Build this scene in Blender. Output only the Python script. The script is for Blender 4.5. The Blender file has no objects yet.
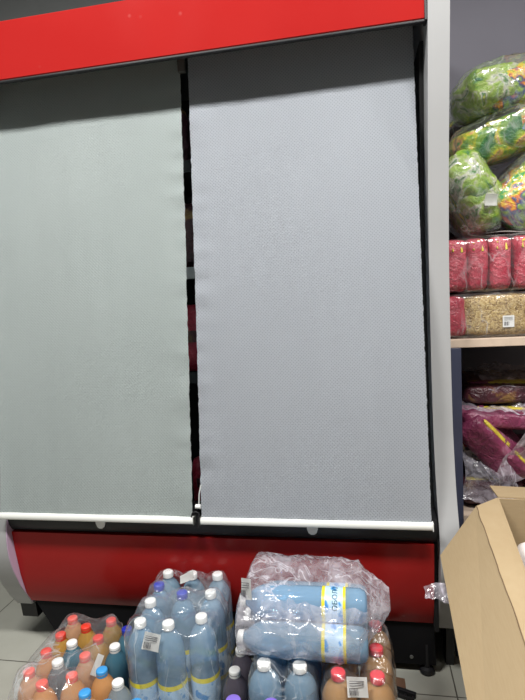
import bpy, bmesh, math, random
from mathutils import Vector, Matrix, noise
random.seed(7)
PI = math.pi
scn = bpy.context.scene
COL = scn.collection

# ---------------------------------------------------------------- camera
yaw, pitch, roll = math.radians(10.75), math.radians(-6.3), math.radians(3.26)
fw = Vector((-math.sin(yaw)*math.cos(pitch), math.cos(yaw)*math.cos(pitch), math.sin(pitch)))
r0 = Vector((math.cos(yaw), math.sin(yaw), 0)); u0 = r0.cross(fw)
rr = r0*math.cos(roll) - u0*math.sin(roll)
uu = u0*math.cos(roll) + r0*math.sin(roll)
cd = bpy.data.cameras.new('camera'); cam = bpy.data.objects.new('camera', cd); COL.objects.link(cam)
cam.matrix_world = Matrix(((rr.x, uu.x, -fw.x, 0), (rr.y, uu.y, -fw.y, 0), (rr.z, uu.z, -fw.z, 1.25), (0, 0, 0, 1)))
cd.sensor_fit = 'VERTICAL'; cd.sensor_height = 24; cd.lens = 24*530/700
cd.clip_start = 0.02
scn.camera = cam

# ---------------------------------------------------------------- world, light, exposure
w = bpy.data.worlds.new('world'); scn.world = w; w.use_nodes = True
w.node_tree.nodes['Background'].inputs[0].default_value = (0.93, 0.96, 1.0, 1)
w.node_tree.nodes['Background'].inputs[1].default_value = 0.12
LAMPS = [(-1.05, 0.36, 3.02, 0.6, 74.0), (0.45, 0.36, 3.02, 0.6, 72.0), (1.95, 0.36, 3.02, 0.6, 38.0)]    # x, y, z, length, watts; the third is an added fill for the shelving
scn.view_settings.view_transform = 'Standard'; scn.view_settings.look = 'None'
scn.view_settings.exposure = 0.0; scn.view_settings.gamma = 1.0
scn.view_settings.use_curve_mapping = False
scn.cycles.use_denoising = True
scn.cycles.max_bounces = 14; scn.cycles.transparent_max_bounces = 40; scn.cycles.transmission_bounces = 12
scn.cycles.caustics_refractive = False; scn.cycles.caustics_reflective = False

# ---------------------------------------------------------------- materials
def srgb(r, g, b):
    f = lambda c: (c/255/12.92) if c/255 <= 0.04045 else ((c/255+0.055)/1.055)**2.4
    return (f(r), f(g), f(b), 1)
class NT:
    def __init__(s, name):
        s.m = bpy.data.materials.new(name); s.m.use_nodes = True
        s.t = s.m.node_tree; s.p = s.t.nodes['Principled BSDF']; s.out = s.t.nodes['Material Output']
    def n(s, typ, **kw):
        nd = s.t.nodes.new(typ)
        for k, v in kw.items():
            if k.startswith('i_'): nd.inputs[k[2:].replace('_', ' ')].default_value = v
            else: setattr(nd, k, v)
        return nd
    def l(s, a, b): s.t.links.new(a, b)
    def coord(s, scale=(1, 1, 1), kind='Object', rot=(0, 0, 0)):
        tc = s.n('ShaderNodeTexCoord'); mp = s.n('ShaderNodeMapping')
        mp.inputs['Scale'].default_value = scale; mp.inputs['Rotation'].default_value = rot
        s.l(tc.outputs[kind], mp.inputs[0]); return mp.outputs[0]
    def noise(s, vec, scale, detail=3, rough=0.5, dist=0.0):
        nd = s.n('ShaderNodeTexNoise'); nd.inputs['Scale'].default_value = scale
        nd.inputs['Detail'].default_value = detail; nd.inputs['Roughness'].default_value = rough
        nd.inputs['Distortion'].default_value = dist
        s.l(vec, nd.inputs['Vector']); return nd.outputs['Fac']
    def ramp(s, fac, stops, interp='LINEAR'):
        nd = s.n('ShaderNodeValToRGB'); cr = nd.color_ramp; cr.interpolation = interp
        while len(cr.elements) < len(stops): cr.elements.new(0.5)
        for e, (p, c) in zip(cr.elements, stops): e.position = p; e.color = c
        s.l(fac, nd.inputs[0]); return nd.outputs[0]
    def bump(s, h, strength=0.3, dist=0.002):
        nd = s.n('ShaderNodeBump'); nd.inputs['Strength'].default_value = strength
        nd.inputs['Distance'].default_value = dist; s.l(h, nd.inputs['Height']); return nd.outputs[0]
    def math(s, op, a, b=0.0, c=None):
        nd = s.n('ShaderNodeMath', operation=op)
        for i, v in enumerate((a, b) if c is None else (a, b, c)):
            if isinstance(v, (int, float)): nd.inputs[i].default_value = v
            else: s.l(v, nd.inputs[i])
        return nd.outputs[0]
    def fresnel(s, ior, nrm):
        g = s.n('ShaderNodeNewGeometry'); fr = s.n('ShaderNodeFresnel')   # thin sheet: the same reflectance from both sides
        s.l(s.math('ADD', s.math('MULTIPLY', g.outputs['Backfacing'], 1/ior-ior), ior), fr.inputs['IOR'])
        s.l(nrm, fr.inputs['Normal']); return fr
    def set(s, **kw):
        for k, v in kw.items():
            k = k.replace('_', ' ')
            if isinstance(v, (int, float, tuple)): s.p.inputs[k].default_value = v
            else: s.l(v, s.p.inputs[k])
        return s

def plain(name, col, rough=0.5, metal=0.0, spec=0.4, var=0.06, scale=6, bump=0.0):
    m = NT(name); v = m.coord()
    f = m.noise(v, scale, 4)
    c2 = tuple(max(0, x*(1-var*2)) for x in col[:3]) + (1,); c1 = tuple(min(1, x*(1+var*2)) for x in col[:3]) + (1,)
    m.set(Base_Color=m.ramp(f, [(0.3, c2), (0.7, c1)]), Roughness=rough, Metallic=metal)
    m.p.inputs['Specular IOR Level'].default_value = spec
    if bump: m.set(Normal=m.bump(m.noise(v, scale*8, 5), bump))
    return m.m

def red_paint():
    m = NT('red_paint'); v = m.coord()
    f = m.noise(v, 1.7, 4)
    c = m.ramp(f, [(0.3, srgb(154, 30, 29)), (0.7, srgb(162, 35, 33))])
    vo = m.n('ShaderNodeTexVoronoi'); vo.inputs['Scale'].default_value = 17; m.l(v, vo.inputs['Vector'])
    sp = m.ramp(vo.outputs['Distance'], [(0.05, (1, 1, 1, 1)), (0.13, (0, 0, 0, 1))])
    pt = m.ramp(m.noise(v, 2.3, 2), [(0.52, (0, 0, 0, 1)), (0.66, (1, 1, 1, 1))])
    mk = m.math('MULTIPLY', m.math('MULTIPLY', sp, pt), 0.35)
    mx = m.n('ShaderNodeMixRGB'); m.l(mk, mx.inputs[0]); m.l(c, mx.inputs[1]); mx.inputs[2].default_value = srgb(205, 130, 125)
    m.set(Base_Color=mx.outputs[0], Roughness=m.ramp(m.noise(v, 5, 4), [(0.3, (0.16,)*3+(1,)), (0.7, (0.24,)*3+(1,))]))
    m.p.inputs['Specular IOR Level'].default_value = 0.16
    return m.m

def blind_mat(name, c0, c1, dots):
    m = NT(name); v = m.coord()
    f = m.noise(v, 1.3, 5)
    col = m.ramp(f, [(0.3, c0), (0.7, c1)])
    # hexagonal embossed dots in the x-z plane
    sx = m.n('ShaderNodeSeparateXYZ'); m.l(v, sx.inputs[0])
    P = 0.0104
    a = m.math('MULTIPLY', sx.outputs[0], 2*PI/P)
    b = m.math('MULTIPLY', sx.outputs[2], 2*PI/(P*1.0))
    s_ = m.math('MULTIPLY', m.math('COSINE', a), m.math('COSINE', b))
    dot = m.ramp(s_, [(0.35, (0, 0, 0, 1)), (0.75, (1, 1, 1, 1))])
    fine = m.noise(m.coord((1, 1, 1)), 420, 2)
    mx = m.n('ShaderNodeMixRGB'); mx.blend_type = 'MULTIPLY'
    m.l(m.math('MULTIPLY', dot, dots), mx.inputs[0]); m.l(col, mx.inputs[1]); mx.inputs[2].default_value = (0.62, 0.64, 0.68, 1)
    m.set(Base_Color=mx.outputs[0], Roughness=0.75)
    # dirt near the lower edge
    n2 = m.math('ADD', m.math('MULTIPLY', dot, -0.6), m.math('MULTIPLY', m.noise(v, 30, 4), 0.8))
    m.set(Normal=m.bump(n2, 0.35, 0.0015))
    m.p.inputs['Specular IOR Level'].default_value = 0.25
    return m.m

def film_mat(name, alpha0=0.07, alpha1=0.5, tint=(0.9, 0.93, 0.97, 1), scale=14, strength=0.8):
    """clear shrink film: mostly transparent, glossy, milky where it creases"""
    m = NT(name); v = m.coord((1, 1, 0.45))
    n1 = m.noise(v, scale*0.5, 3, 0.5, 1.6)
    n2 = m.noise(m.coord((1, 0.4, 1.6)), scale*1.3, 3, 0.5, 1.0)
    bn = m.bump(m.math('ADD', n1, m.math('MULTIPLY', n2, 0.4)), strength*0.6, 0.02)
    gl = m.n('ShaderNodeBsdfGlossy'); gl.inputs['Roughness'].default_value = 0.16
    gl.inputs['Color'].default_value = (1, 1, 1, 1); m.l(bn, gl.inputs['Normal'])
    df = m.n('ShaderNodeBsdfDiffuse'); df.inputs['Color'].default_value = tint; m.l(bn, df.inputs['Normal'])
    tl = m.n('ShaderNodeBsdfTranslucent'); tl.inputs['Color'].default_value = tint
    tr = m.n('ShaderNodeBsdfTransparent'); tr.inputs['Color'].default_value = (0.992, 0.995, 1, 1)
    md = m.n('ShaderNodeMixShader'); md.inputs[0].default_value = 0.5
    m.l(df.outputs[0], md.inputs[1]); m.l(tl.outputs[0], md.inputs[2])
    rdg = m.math('ABSOLUTE', m.math('SUBTRACT', n1, 0.5))          # thin pulled creases
    ln = m.ramp(rdg, [(0.0, (1, 1, 1, 1)), (0.012, (0.55,)*3+(1,)), (0.034, (0, 0, 0, 1))])
    msk = m.ramp(m.noise(v, scale*0.35, 2), [(0.42, (0, 0, 0, 1)), (0.56, (1, 1, 1, 1))])
    soft = m.ramp(n2, [(0.4, (0, 0, 0, 1)), (0.72, (1, 1, 1, 1))])
    crease = m.math('ADD', m.math('MULTIPLY', m.math('MULTIPLY', ln, msk), alpha1), m.math('ADD', m.math('MULTIPLY', soft, alpha0*1.6), alpha0*0.7))
    mx = m.n('ShaderNodeMixShader'); m.l(crease, mx.inputs[0]); m.l(tr.outputs[0], mx.inputs[1]); m.l(md.outputs[0], mx.inputs[2])
    fr = m.fresnel(1.5, bn)
    mx2 = m.n('ShaderNodeMixShader'); m.l(m.math('MULTIPLY', fr.outputs[0], 1.0), mx2.inputs[0])
    m.l(mx.outputs[0], mx2.inputs[1]); m.l(gl.outputs[0], mx2.inputs[2])
    m.l(mx2.outputs[0], m.out.inputs[0])
    return m.m

def bottle_mat(name, body, trans=0.55, haze=0.3):
    """a filled PET bottle: tinted see-through liquid behind a glossy wall"""
    m = NT(name); v = m.coord()
    tr = m.n('ShaderNodeBsdfTransparent'); tr.inputs['Color'].default_value = body
    rf = m.n('ShaderNodeBsdfRefraction'); rf.inputs['Color'].default_value = body
    rf.inputs['IOR'].default_value = 1.12; rf.inputs['Roughness'].default_value = 0.03
    df = m.n('ShaderNodeBsdfDiffuse'); df.inputs['Color'].default_value = body
    gl = m.n('ShaderNodeBsdfGlossy'); gl.inputs['Roughness'].default_value = 0.06
    bn = m.bump(m.noise(m.coord((1, 1, 2.5)), 30, 2), 0.12, 0.003)
    m.l(bn, gl.inputs['Normal'])
    a = m.n('ShaderNodeMixShader'); a.inputs[0].default_value = trans
    m.l(rf.outputs[0], a.inputs[1]); m.l(tr.outputs[0], a.inputs[2])
    tl = m.n('ShaderNodeBsdfTranslucent'); tl.inputs['Color'].default_value = body
    dm = m.n('ShaderNodeMixShader'); dm.inputs[0].default_value = 0.15
    m.l(df.outputs[0], dm.inputs[1]); m.l(tl.outputs[0], dm.inputs[2])
    b = m.n('ShaderNodeMixShader'); b.inputs[0].default_value = haze
    m.l(a.outputs[0], b.inputs[1]); m.l(dm.outputs[0], b.inputs[2])
    fr = m.fresnel(1.45, bn)
    c = m.n('ShaderNodeMixShader'); m.l(fr.outputs[0], c.inputs[0]); m.l(b.outputs[0], c.inputs[1]); m.l(gl.outputs[0], c.inputs[2])
    m.l(c.outputs[0], m.out.inputs[0])
    return m.m

def tile_mat():
    m = NT('floor_tiles'); tc = m.n('ShaderNodeTexCoord'); mp = m.n('ShaderNodeMapping')
    mp.inputs['Location'].default_value = (-0.2441, -1.5455, 0)
    m.l(tc.outputs['Object'], mp.inputs[0])
    sx = m.n('ShaderNodeSeparateXYZ'); m.l(mp.outputs[0], sx.inputs[0])
    T = 0.5833
    def edge(o):
        f = m.math('PINGPONG', o, T/2)
        return m.math('LESS_THAN', f, 0.0022)
    g = m.math('MAXIMUM', edge(sx.outputs[0]), edge(sx.outputs[1]))
    c = m.ramp(m.noise(mp.outputs[0], 3.2, 6, 0.6), [(0.3, srgb(158, 158, 148)), (0.7, srgb(170, 170, 161))])
    mx = m.n('ShaderNodeMixRGB'); m.l(g, mx.inputs[0]); m.l(c, mx.inputs[1]); mx.inputs[2].default_value = srgb(84, 82, 76)
    m.set(Base_Color=mx.outputs[0], Roughness=0.38, Normal=m.bump(g, -0.4, 0.002))
    return m.m

def cardboard():
    m = NT('cardboard'); v = m.coord((1, 1, 1))
    f = m.noise(m.coord((6, 6, 90)), 4, 3)
    g = m.noise(v, 3, 5)
    c = m.ramp(m.math('ADD', m.math('MULTIPLY', f, 0.4), m.math('MULTIPLY', g, 0.6)), [(0.3, srgb(160, 139, 107)), (0.7, srgb(170, 150, 119))])
    m.set(Base_Color=c, Roughness=0.85, Normal=m.bump(f, 0.06, 0.002)); m.p.inputs['Specular IOR Level'].default_value = 0.2
    return m.m

def snack_mat(name, seed, stops):
    """printed foil snack bags: patches of colour"""
    m = NT(name); tc = m.n('ShaderNodeTexCoord'); mp = m.n('ShaderNodeMapping')
    mp.inputs['Location'].default_value = (seed*3.1, seed*1.7, seed*0.9); m.l(tc.outputs['Object'], mp.inputs[0])
    d = m.noise(mp.outputs[0], 9, 3, 0.6, 1.2)
    c = m.ramp(d, stops, 'LINEAR')
    wr = m.noise(mp.outputs[0], 26, 4, 0.6, 2)
    m.set(Base_Color=c, Roughness=0.32, Normal=m.bump(wr, 0.8, 0.012))
    return m.m

def label_mat(name, z0, z1):
    m = NT(name); v = m.coord()
    sx = m.n('ShaderNodeSeparateXYZ'); m.l(v, sx.inputs[0])
    z = m.math('DIVIDE', m.math('SUBTRACT', sx.outputs[2], z0), z1-z0)
    pat = m.noise(v, 30, 2)
    blue = m.ramp(pat, [(0.42, srgb(168, 198, 228)), (0.56, srgb(180, 206, 230)), (0.62, srgb(70, 140, 205))])
    b1 = m.ramp(z, [(0.0, (1, 1, 1, 1)), (0.12, (0, 0, 0, 1)), (0.86, (1, 1, 1, 1))], 'CONSTANT')
    mx = m.n('ShaderNodeMixRGB'); m.l(b1, mx.inputs[0]); m.l(blue, mx.inputs[1]); mx.inputs[2].default_value = srgb(220, 205, 50)
    m.set(Base_Color=mx.outputs[0], Roughness=0.35)
    return m.m

def pasta_mat():
    m = NT('pasta_window'); v = m.coord()
    f = m.noise(v, 95, 3, 0.6, 1.5)
    m.set(Base_Color=m.ramp(f, [(0.35, srgb(112, 84, 46)), (0.5, srgb(172, 144, 92)), (0.65, srgb(200, 176, 126))]), Roughness=0.3, Normal=m.bump(f, 0.8, 0.006))
    return m.m

M = {}
M['red'] = red_paint()
M['panel'] = plain('light_grey_plastic', srgb(160, 160, 161), 0.45, var=0.02, scale=2)
M['white_plastic'] = plain('white_plastic', srgb(225, 226, 224), 0.3, var=0.02)
M['black'] = plain('black_plastic', srgb(27, 27, 30), 0.5, var=0.1)
M['blackmat'] = plain('black_liner', srgb(16, 16, 17), 0.8, var=0.1)
M['lilac'] = plain('lilac_plastic', srgb(196, 172, 196), 0.3, var=0.02)
M['blackmetal'] = plain('black_sheet_metal', srgb(10, 10, 13), 0.7, spec=0.2, var=0.12)
M['navy'] = plain('dark_blue_steel', srgb(58, 62, 82), 0.45, var=0.05)
M['hood'] = plain('dark_grey_sheet', srgb(64, 66, 64), 0.6, var=0.05)
M['blind_l'] = blind_mat('blind_fabric_plain', srgb(188, 198, 197), srgb(196, 205, 204), 0.35)
M['blind_r'] = blind_mat('blind_fabric_dotted', srgb(190, 195, 203), srgb(197, 202, 210), 0.75)
M['bar'] = plain('aluminium_bar', srgb(235, 236, 232), 0.28, var=0.01)
M['steel'] = plain('grey_steel', srgb(120, 122, 118), 0.35, metal=0.6, var=0.05)
M['tile'] = tile_mat()
M['wall'] = plain('painted_wall', srgb(120, 122, 122), 0.9, var=0.03, bump=0.05)
M['ceiling'] = plain('ceiling_paint', srgb(215, 215, 212), 0.9, var=0.02)
M['backpanel'] = plain('grey_back_panel', srgb(104, 102, 112), 0.65, var=0.03, scale=3)
M['board'] = plain('pale_shelf_board', srgb(196, 176, 158), 0.6, var=0.06, scale=20)
M['card'] = cardboard()
M['film'] = film_mat('shrink_film', 0.085, 0.45, tint=(0.86, 0.93, 1.0, 1), strength=0.6)
M['film_thin'] = film_mat('thin_film', 0.05, 0.4, scale=18)
M['film_milky'] = film_mat('milky_film', 0.27, 0.62, tint=(0.86, 0.82, 0.94, 1), scale=16)
M['film_bag'] = film_mat('clear_bag', 0.06, 0.34, tint=(0.75, 0.8, 0.74, 1), scale=12)
M['water'] = bottle_mat('blue_water_bottle', (0.50, 0.76, 0.98, 1), 0.42, 0.33)
M['clear'] = bottle_mat('clear_soda_bottle', (0.66, 0.76, 0.82, 1), 0.35, 0.30)
M['teal'] = bottle_mat('teal_bottle', (0.16, 0.42, 0.58, 1), 0.3, 0.35)
M['orange'] = bottle_mat('orange_soda_bottle', (0.98, 0.50, 0.20, 1), 0.35, 0.52)
M['pinkorange'] = bottle_mat('peach_soda_bottle', (0.98, 0.58, 0.34, 1), 0.35, 0.50)
M['amber'] = bottle_mat('amber_soda_bottle', (0.90, 0.55, 0.14, 1), 0.35, 0.38)
M['kvass'] = bottle_mat('brown_kvass_bottle', (0.78, 0.45, 0.19, 1), 0.3, 0.50)
M['grape'] = bottle_mat('dark_purple_bottle', (0.36, 0.32, 0.40, 1), 0.35, 0.25)
M['greyclear'] = bottle_mat('smoky_bottle', (0.55, 0.60, 0.66, 1), 0.35, 0.25)
for nm, c in dict(cap_red=(222, 62, 46), cap_pink=(232, 92, 78), cap_white=(232, 232, 230), cap_navy=(34, 50, 170), cap_sky=(64, 150, 214), cap_purple=(120, 100, 190), cap_crimson=(205, 48, 60)).items():
    M[nm] = plain(nm, srgb(*c), 0.35, var=0.02)
M['label'] = label_mat('water_label', 0.094, 0.190)
M['label_low'] = label_mat('low_water_label', 0.055, 0.118)
M['lettering'] = snack_mat('yellow_lettering', 22, [(0.30, srgb(110, 46, 74)), (0.50, srgb(110, 46, 74)), (0.52, srgb(190, 172, 60)), (0.8, srgb(190, 172, 60))])
M['label_ink'] = plain('dark_green_ink', srgb(40, 84, 92), 0.5)
M['paper'] = plain('paper_label', srgb(224, 224, 222), 0.6, var=0.02)
M['ink'] = plain('black_ink', srgb(70, 70, 76), 0.6)
M['maroon'] = snack_mat('maroon_foil', 1, [(0.3, srgb(140, 26, 50)), (0.55, srgb(168, 40, 62)), (0.75, srgb(188, 74, 88))])
M['purplefoil'] = snack_mat('purple_foil', 2, [(0.3, srgb(84, 32, 56)), (0.55, srgb(122, 50, 80)), (0.75, srgb(156, 104, 124))])
M['darkfoil'] = snack_mat('dark_foil', 3, [(0.3, srgb(40, 22, 30)), (0.55, srgb(78, 38, 46)), (0.7, srgb(140, 110, 60))])
M['yellow'] = plain('yellow_print', srgb(214, 198, 60), 0.4)
M['pasta'] = pasta_mat()
G1, G2, Y1 = srgb(50, 112, 44), srgb(120, 155, 50), srgb(205, 192, 52)
M['snack1'] = snack_mat('snack_print_orange', 4, [(0.30, srgb(40, 96, 58)), (0.41, srgb(165, 172, 66)), (0.47, srgb(205, 140, 70)), (0.53, srgb(205, 90, 60)), (0.58, G2), (0.66, srgb(110, 120, 190))])
M['snack2'] = snack_mat('snack_print_green', 6, [(0.30, srgb(36, 100, 70)), (0.42, G1), (0.50, G2), (0.57, Y1), (0.62, srgb(212, 150, 110)), (0.70, G1)])
M['snack3'] = snack_mat('snack_print_lime', 9, [(0.30, srgb(52, 110, 78)), (0.42, G2), (0.50, srgb(148, 172, 74)), (0.58, srgb(195, 192, 180)), (0.64, G1), (0.72, Y1)])
M['snack4'] = snack_mat('snack_print_blue', 12, [(0.30, srgb(60, 140, 70)), (0.40, srgb(150, 180, 80)), (0.46, srgb(58, 72, 130)), (0.51, srgb(215, 120, 50)), (0.56, srgb(232, 200, 50)), (0.66, srgb(60, 150, 80))])
M['egg'] = plain('white_lid_plastic', srgb(238, 232, 230), 0.35, var=0.01)

# ---------------------------------------------------------------- mesh helpers
def obj(name, bm, mat, parent=None, smooth=None, loc=None, label=None):
    me = bpy.data.meshes.new(name)
    bmesh.ops.recalc_face_normals(bm, faces=bm.faces)
    bm.to_mesh(me); bm.free()
    for mm in (mat if isinstance(mat, (list, tuple)) else [mat]): me.materials.append(mm)
    if smooth is not None:
        me.polygons.foreach_set('use_smooth', [True]*len(me.polygons))
        if smooth < 179: me.set_sharp_from_angle(angle=math.radians(smooth))
    o = bpy.data.objects.new(name, me); COL.objects.link(o)
    if parent is not None: o.parent = parent
    if loc is not None: o.location = loc
    if label: o['label'] = label
    return o
def tag(o, label, cat, group=None, kind=None):
    o['label'] = label; o['category'] = cat
    if group: o['group'] = group
    if kind: o['kind'] = kind
    return o
def thing(name, label, cat, loc=(0, 0, 0), rot=(0, 0, 0), group=None):
    o = bpy.data.objects.new(name, None); COL.objects.link(o)
    o.location = loc; o.rotation_euler = rot; o.empty_display_size = 0.05
    return tag(o, label, cat, group)
def box(bm, x0, x1, y0, y1, z0, z1, bev=0.0):
    vs = [bm.verts.new((x, y, z)) for x in (x0, x1) for y in (y0, y1) for z in (z0, z1)]
    fs = [(0, 1, 3, 2), (4, 6, 7, 5), (0, 4, 5, 1), (2, 3, 7, 6), (0, 2, 6, 4), (1, 5, 7, 3)]
    faces = [bm.faces.new([vs[i] for i in f]) for f in fs]
    if bev:
        es = list({e for f in faces for e in f.edges})
        bmesh.ops.bevel(bm, geom=es, offset=bev, segments=2, affect='EDGES', profile=0.6)
def prism(bm, pts, ax, a0, a1):
    """pts 2-D outline extruded along axis ax ('x': pts=(y,z), 'y': pts=(x,z), 'z': pts=(x,y))"""
    def P(p, a): return {'x': (a, p[0], p[1]), 'y': (p[0], a, p[1]), 'z': (p[0], p[1], a)}[ax]
    A = [bm.verts.new(P(p, a0)) for p in pts]; B = [bm.verts.new(P(p, a1)) for p in pts]
    n = len(pts)
    for i in range(n): bm.faces.new((A[i], A[(i+1) % n], B[(i+1) % n], B[i]))
    bm.faces.new(A); bm.faces.new(B[::-1])
def lathe(bm, prof, seg=32, ridges=0.0, z_from=None):
    rings = []
    for (r, z) in prof:
        if r < 1e-5: rings.append([bm.verts.new((0, 0, z))]); continue
        ring = []
        for i in range(seg):
            a = 2*PI*i/seg; q = r*(1-ridges) if (ridges and i % 2 and (z_from is None or z < z_from)) else r
            ring.append(bm.verts.new((q*math.cos(a), q*math.sin(a), z)))
        rings.append(ring)
    for a, b in zip(rings, rings[1:]):
        for i in range(seg):
            j = (i+1) % seg
            if len(a) == 1 and len(b) == 1: continue
            if len(a) == 1: bm.faces.new((a[0], b[j], b[i]))
            elif len(b) == 1: bm.faces.new((a[i], a[j], b[0]))
            else: bm.faces.new((a[i], a[j], b[j], b[i]))
def tube(bm, pts, r, seg=10):
    pts = [Vector(p) for p in pts]; rings = []
    for i, p in enumerate(pts):
        d = (pts[min(i+1, len(pts)-1)]-pts[max(i-1, 0)]).normalized()
        up = Vector((0, 0, 1)) if abs(d.z) < 0.9 else Vector((1, 0, 0))
        s = d.cross(up).normalized(); t = s.cross(d)
        rings.append([bm.verts.new(p+(s*math.cos(2*PI*k/seg)+t*math.sin(2*PI*k/seg))*r) for k in range(seg)])
    for a, b in zip(rings, rings[1:]):
        for k in range(seg): bm.faces.new((a[k], a[(k+1) % seg], b[(k+1) % seg], b[k]))
    bm.faces.new(rings[0]); bm.faces.new(rings[-1][::-1])
def grid(bm, nu, nv, fn):
    V = [[bm.verts.new(fn(i/nu, j/nv)) for i in range(nu+1)] for j in range(nv+1)]
    for j in range(nv):
        for i in range(nu): bm.faces.new((V[j][i], V[j][i+1], V[j+1][i+1], V[j+1][i]))
    return V
def blob(bm, ax, ay, az, e1=0.55, e2=0.55, nu=56, nv=32, amp=0.0, freq=12, seed=0.0, crimp=0.0, mtx=None):
    """soft package: superellipsoid with creases; crimp flattens the two x ends into sealed edges"""
    def sp(v, e): return math.copysign(abs(v)**e, v)
    def pt(u, v):
        a = -PI + 2*PI*u; b = -PI/2 + PI*v
        # b runs along the x axis
        x = ax*sp(math.sin(b), e2); c = sp(math.cos(b), e2)
        y = ay*c*sp(math.cos(a), e1); z = az*c*sp(math.sin(a), e1)
        if crimp:
            t = abs(x)/ax; k = max(0, (t-0.72)/0.28)**1.3
            z *= 1-crimp*k; y *= 1+0.10*k
        p = Vector((x, y, z)); n = Vector((x/ax**2, y/ay**2, z/az**2))
        if n.length > 0: n.normalize()
        q = p*freq + Vector((seed*5.3, seed*2.1, seed))
        d = noise.noise(q)*0.6 + abs(noise.noise(q*2.2))*-0.5 + noise.noise(q*4.5)*0.25
        p = p + n*d*amp
        return mtx @ p if mtx else p
    rings = [[bm.verts.new(pt(i/nu, j/nv)) for i in range(nu)] for j in range(1, nv)]
    A = bm.verts.new(pt(0, 0.0001)); B = bm.verts.new(pt(0, 0.9999))
    for a, b in zip(rings, rings[1:]):
        for i in range(nu): bm.faces.new((a[i], a[(i+1) % nu], b[(i+1) % nu], b[i]))
    for i in range(nu):
        bm.faces.new((A, rings[0][(i+1) % nu], rings[0][i])); bm.faces.new((B, rings[-1][i], rings[-1][(i+1) % nu]))
def copy_thing(src, label=None, group=None):
    r = src.copy(); COL.objects.link(r)
    for ch in src.children:
        c = ch.copy(); COL.objects.link(c); c.parent = r
        for g in ch.children:
            d = g.copy(); COL.objects.link(d); d.parent = c
    if label: r['label'] = label
    if group: r['group'] = group
    return r

# ================================================================ STRUCTURE
bm = bmesh.new(); box(bm, -4, 3, -3.5, 2.6, -0.05, 0)
o = obj('floor', bm, M['tile']); o['kind'] = 'structure'
bm = bmesh.new(); box(bm, -4, 3, 2.6, 2.7, 0, 3.15)
o = obj('wall_back', bm, M['wall']); o['kind'] = 'structure'
bm = bmesh.new(); box(bm, -4, 3, -3.5, 2.6, 3.1, 3.15)
o = obj('ceiling', bm, M['ceiling']); o['kind'] = 'structure'

for k, (lx, ly, lz, ln, wt) in enumerate(LAMPS):
    t = thing('ceiling_lamp', ['white ceiling lamp over the aisle, left one in front of the fridge', 'white ceiling lamp over the aisle, in front of the shelving', 'added unseen fill lamp for the shelving, furthest right over the aisle'][k], 'lamp', (lx, ly, 3.1), group='ceiling lamps over the aisle')
    bm = bmesh.new(); box(bm, -ln/2, ln/2, -0.16, 0.16, -0.055, 0, 0.006); obj('housing', bm, M['white_plastic'], t, 30)
    ld = bpy.data.lights.new('tube_light', 'AREA'); ld.shape = 'RECTANGLE'; ld.size = ln; ld.size_y = 0.26; ld.energy = wt
    ld.color = (1.0, 0.985, 0.95)
    lo = bpy.data.objects.new('tube_light', ld); COL.objects.link(lo); lo.parent = t; lo.location = (0, 0, -0.06)

# ================================================================ THE FRIDGE
XL, XR = -1.225, 0.203            # inner faces of the two end panels
PT = 0.057                        # end panel thickness
fr = thing('display_fridge', 'large red and grey open display fridge with two night blinds pulled down', 'fridge', (-0.51, 1.6, 0))
def F(name, bm, mat, smooth=None, parent=None, label=None):
    """link a mesh made in world coordinates under the fridge"""
    for v in bm.verts: v.co -= Vector(fr.location)
    return obj(name, bm, mat, parent or fr, smooth, label=label)
prof = [(0.155, 1.645), (0.2, 1.618), (0.26, 1.585), (0.35, 1.551), (0.42, 1.540), (0.5, 1.548), (0.6, 1.590), (0.68, 1.615), (0.8, 1.64), (1.0, 1.655), (1.3, 1.658), (1.55, 1.636), (1.75, 1.605), (2.0, 1.565), (2.2, 1.54)]
def profY(z):
    for (z0, y0), (z1, y1) in zip(prof, prof[1:]):
        if z <= z1: return y0+(y1-y0)*(z-z0)/(z1-z0)
    return prof[-1][1]
def cat(ps, i, t):
    p0, p1, p2, p3 = ps[max(i-1, 0)], ps[i], ps[i+1], ps[min(i+2, len(ps)-1)]
    return 0.5*((2*p1)+(-p0+p2)*t+(2*p0-5*p1+4*p2-p3)*t*t+(-p0+3*p1-3*p2+p3)*t**3)
sm = []
for i in range(len(prof)-1):
    for k in range(4):
        t = k/4; sm.append((prof[i][1]+(prof[i+1][1]-prof[i][1])*t if False else cat([p[1] for p in prof], i, t), prof[i][0]+(prof[i+1][0]-prof[i][0])*t))
sm.append((prof[-1][1], prof[-1][0]))
for (xa, xb, lb) in ((XL-0.070, XL, 'light grey end panel with curved front edge, far end'), (XR, XR+PT, 'light grey end panel with curved front edge, shelf side')):
    bm = bmesh.new()
    pts = sm + [(2.45, 2.2), (2.45, 0.155)]
    prism(bm, pts, 'x', xa, xb)
    es = [e for e in bm.edges if abs(e.verts[0].co.x-e.verts[1].co.x) < 1e-6 and max(e.verts[0].co.y, e.verts[1].co.y) < 2.0]
    bmesh.ops.bevel(bm, geom=es, offset=0.004, segments=2, affect='EDGES')
    F('end_panel', bm, M['panel'], 40)
    # black foot block under the panel
    bm = bmesh.new()
    if xa < -1: prism(bm, [(1.662, 0.155), (1.670, 0.088), (2.25, 0.088), (2.25, 0.0), (2.40, 0.0), (2.42, 0.155)], 'x', xa+0.003, xb-0.004)
    else: prism(bm, [(1.665, 0.155), (1.685, 0.0), (1.735, 0.0), (1.80, 0.155)], 'x', xa+0.030, xb-0.002)
    F('panel_foot', bm, M['black'])
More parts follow.
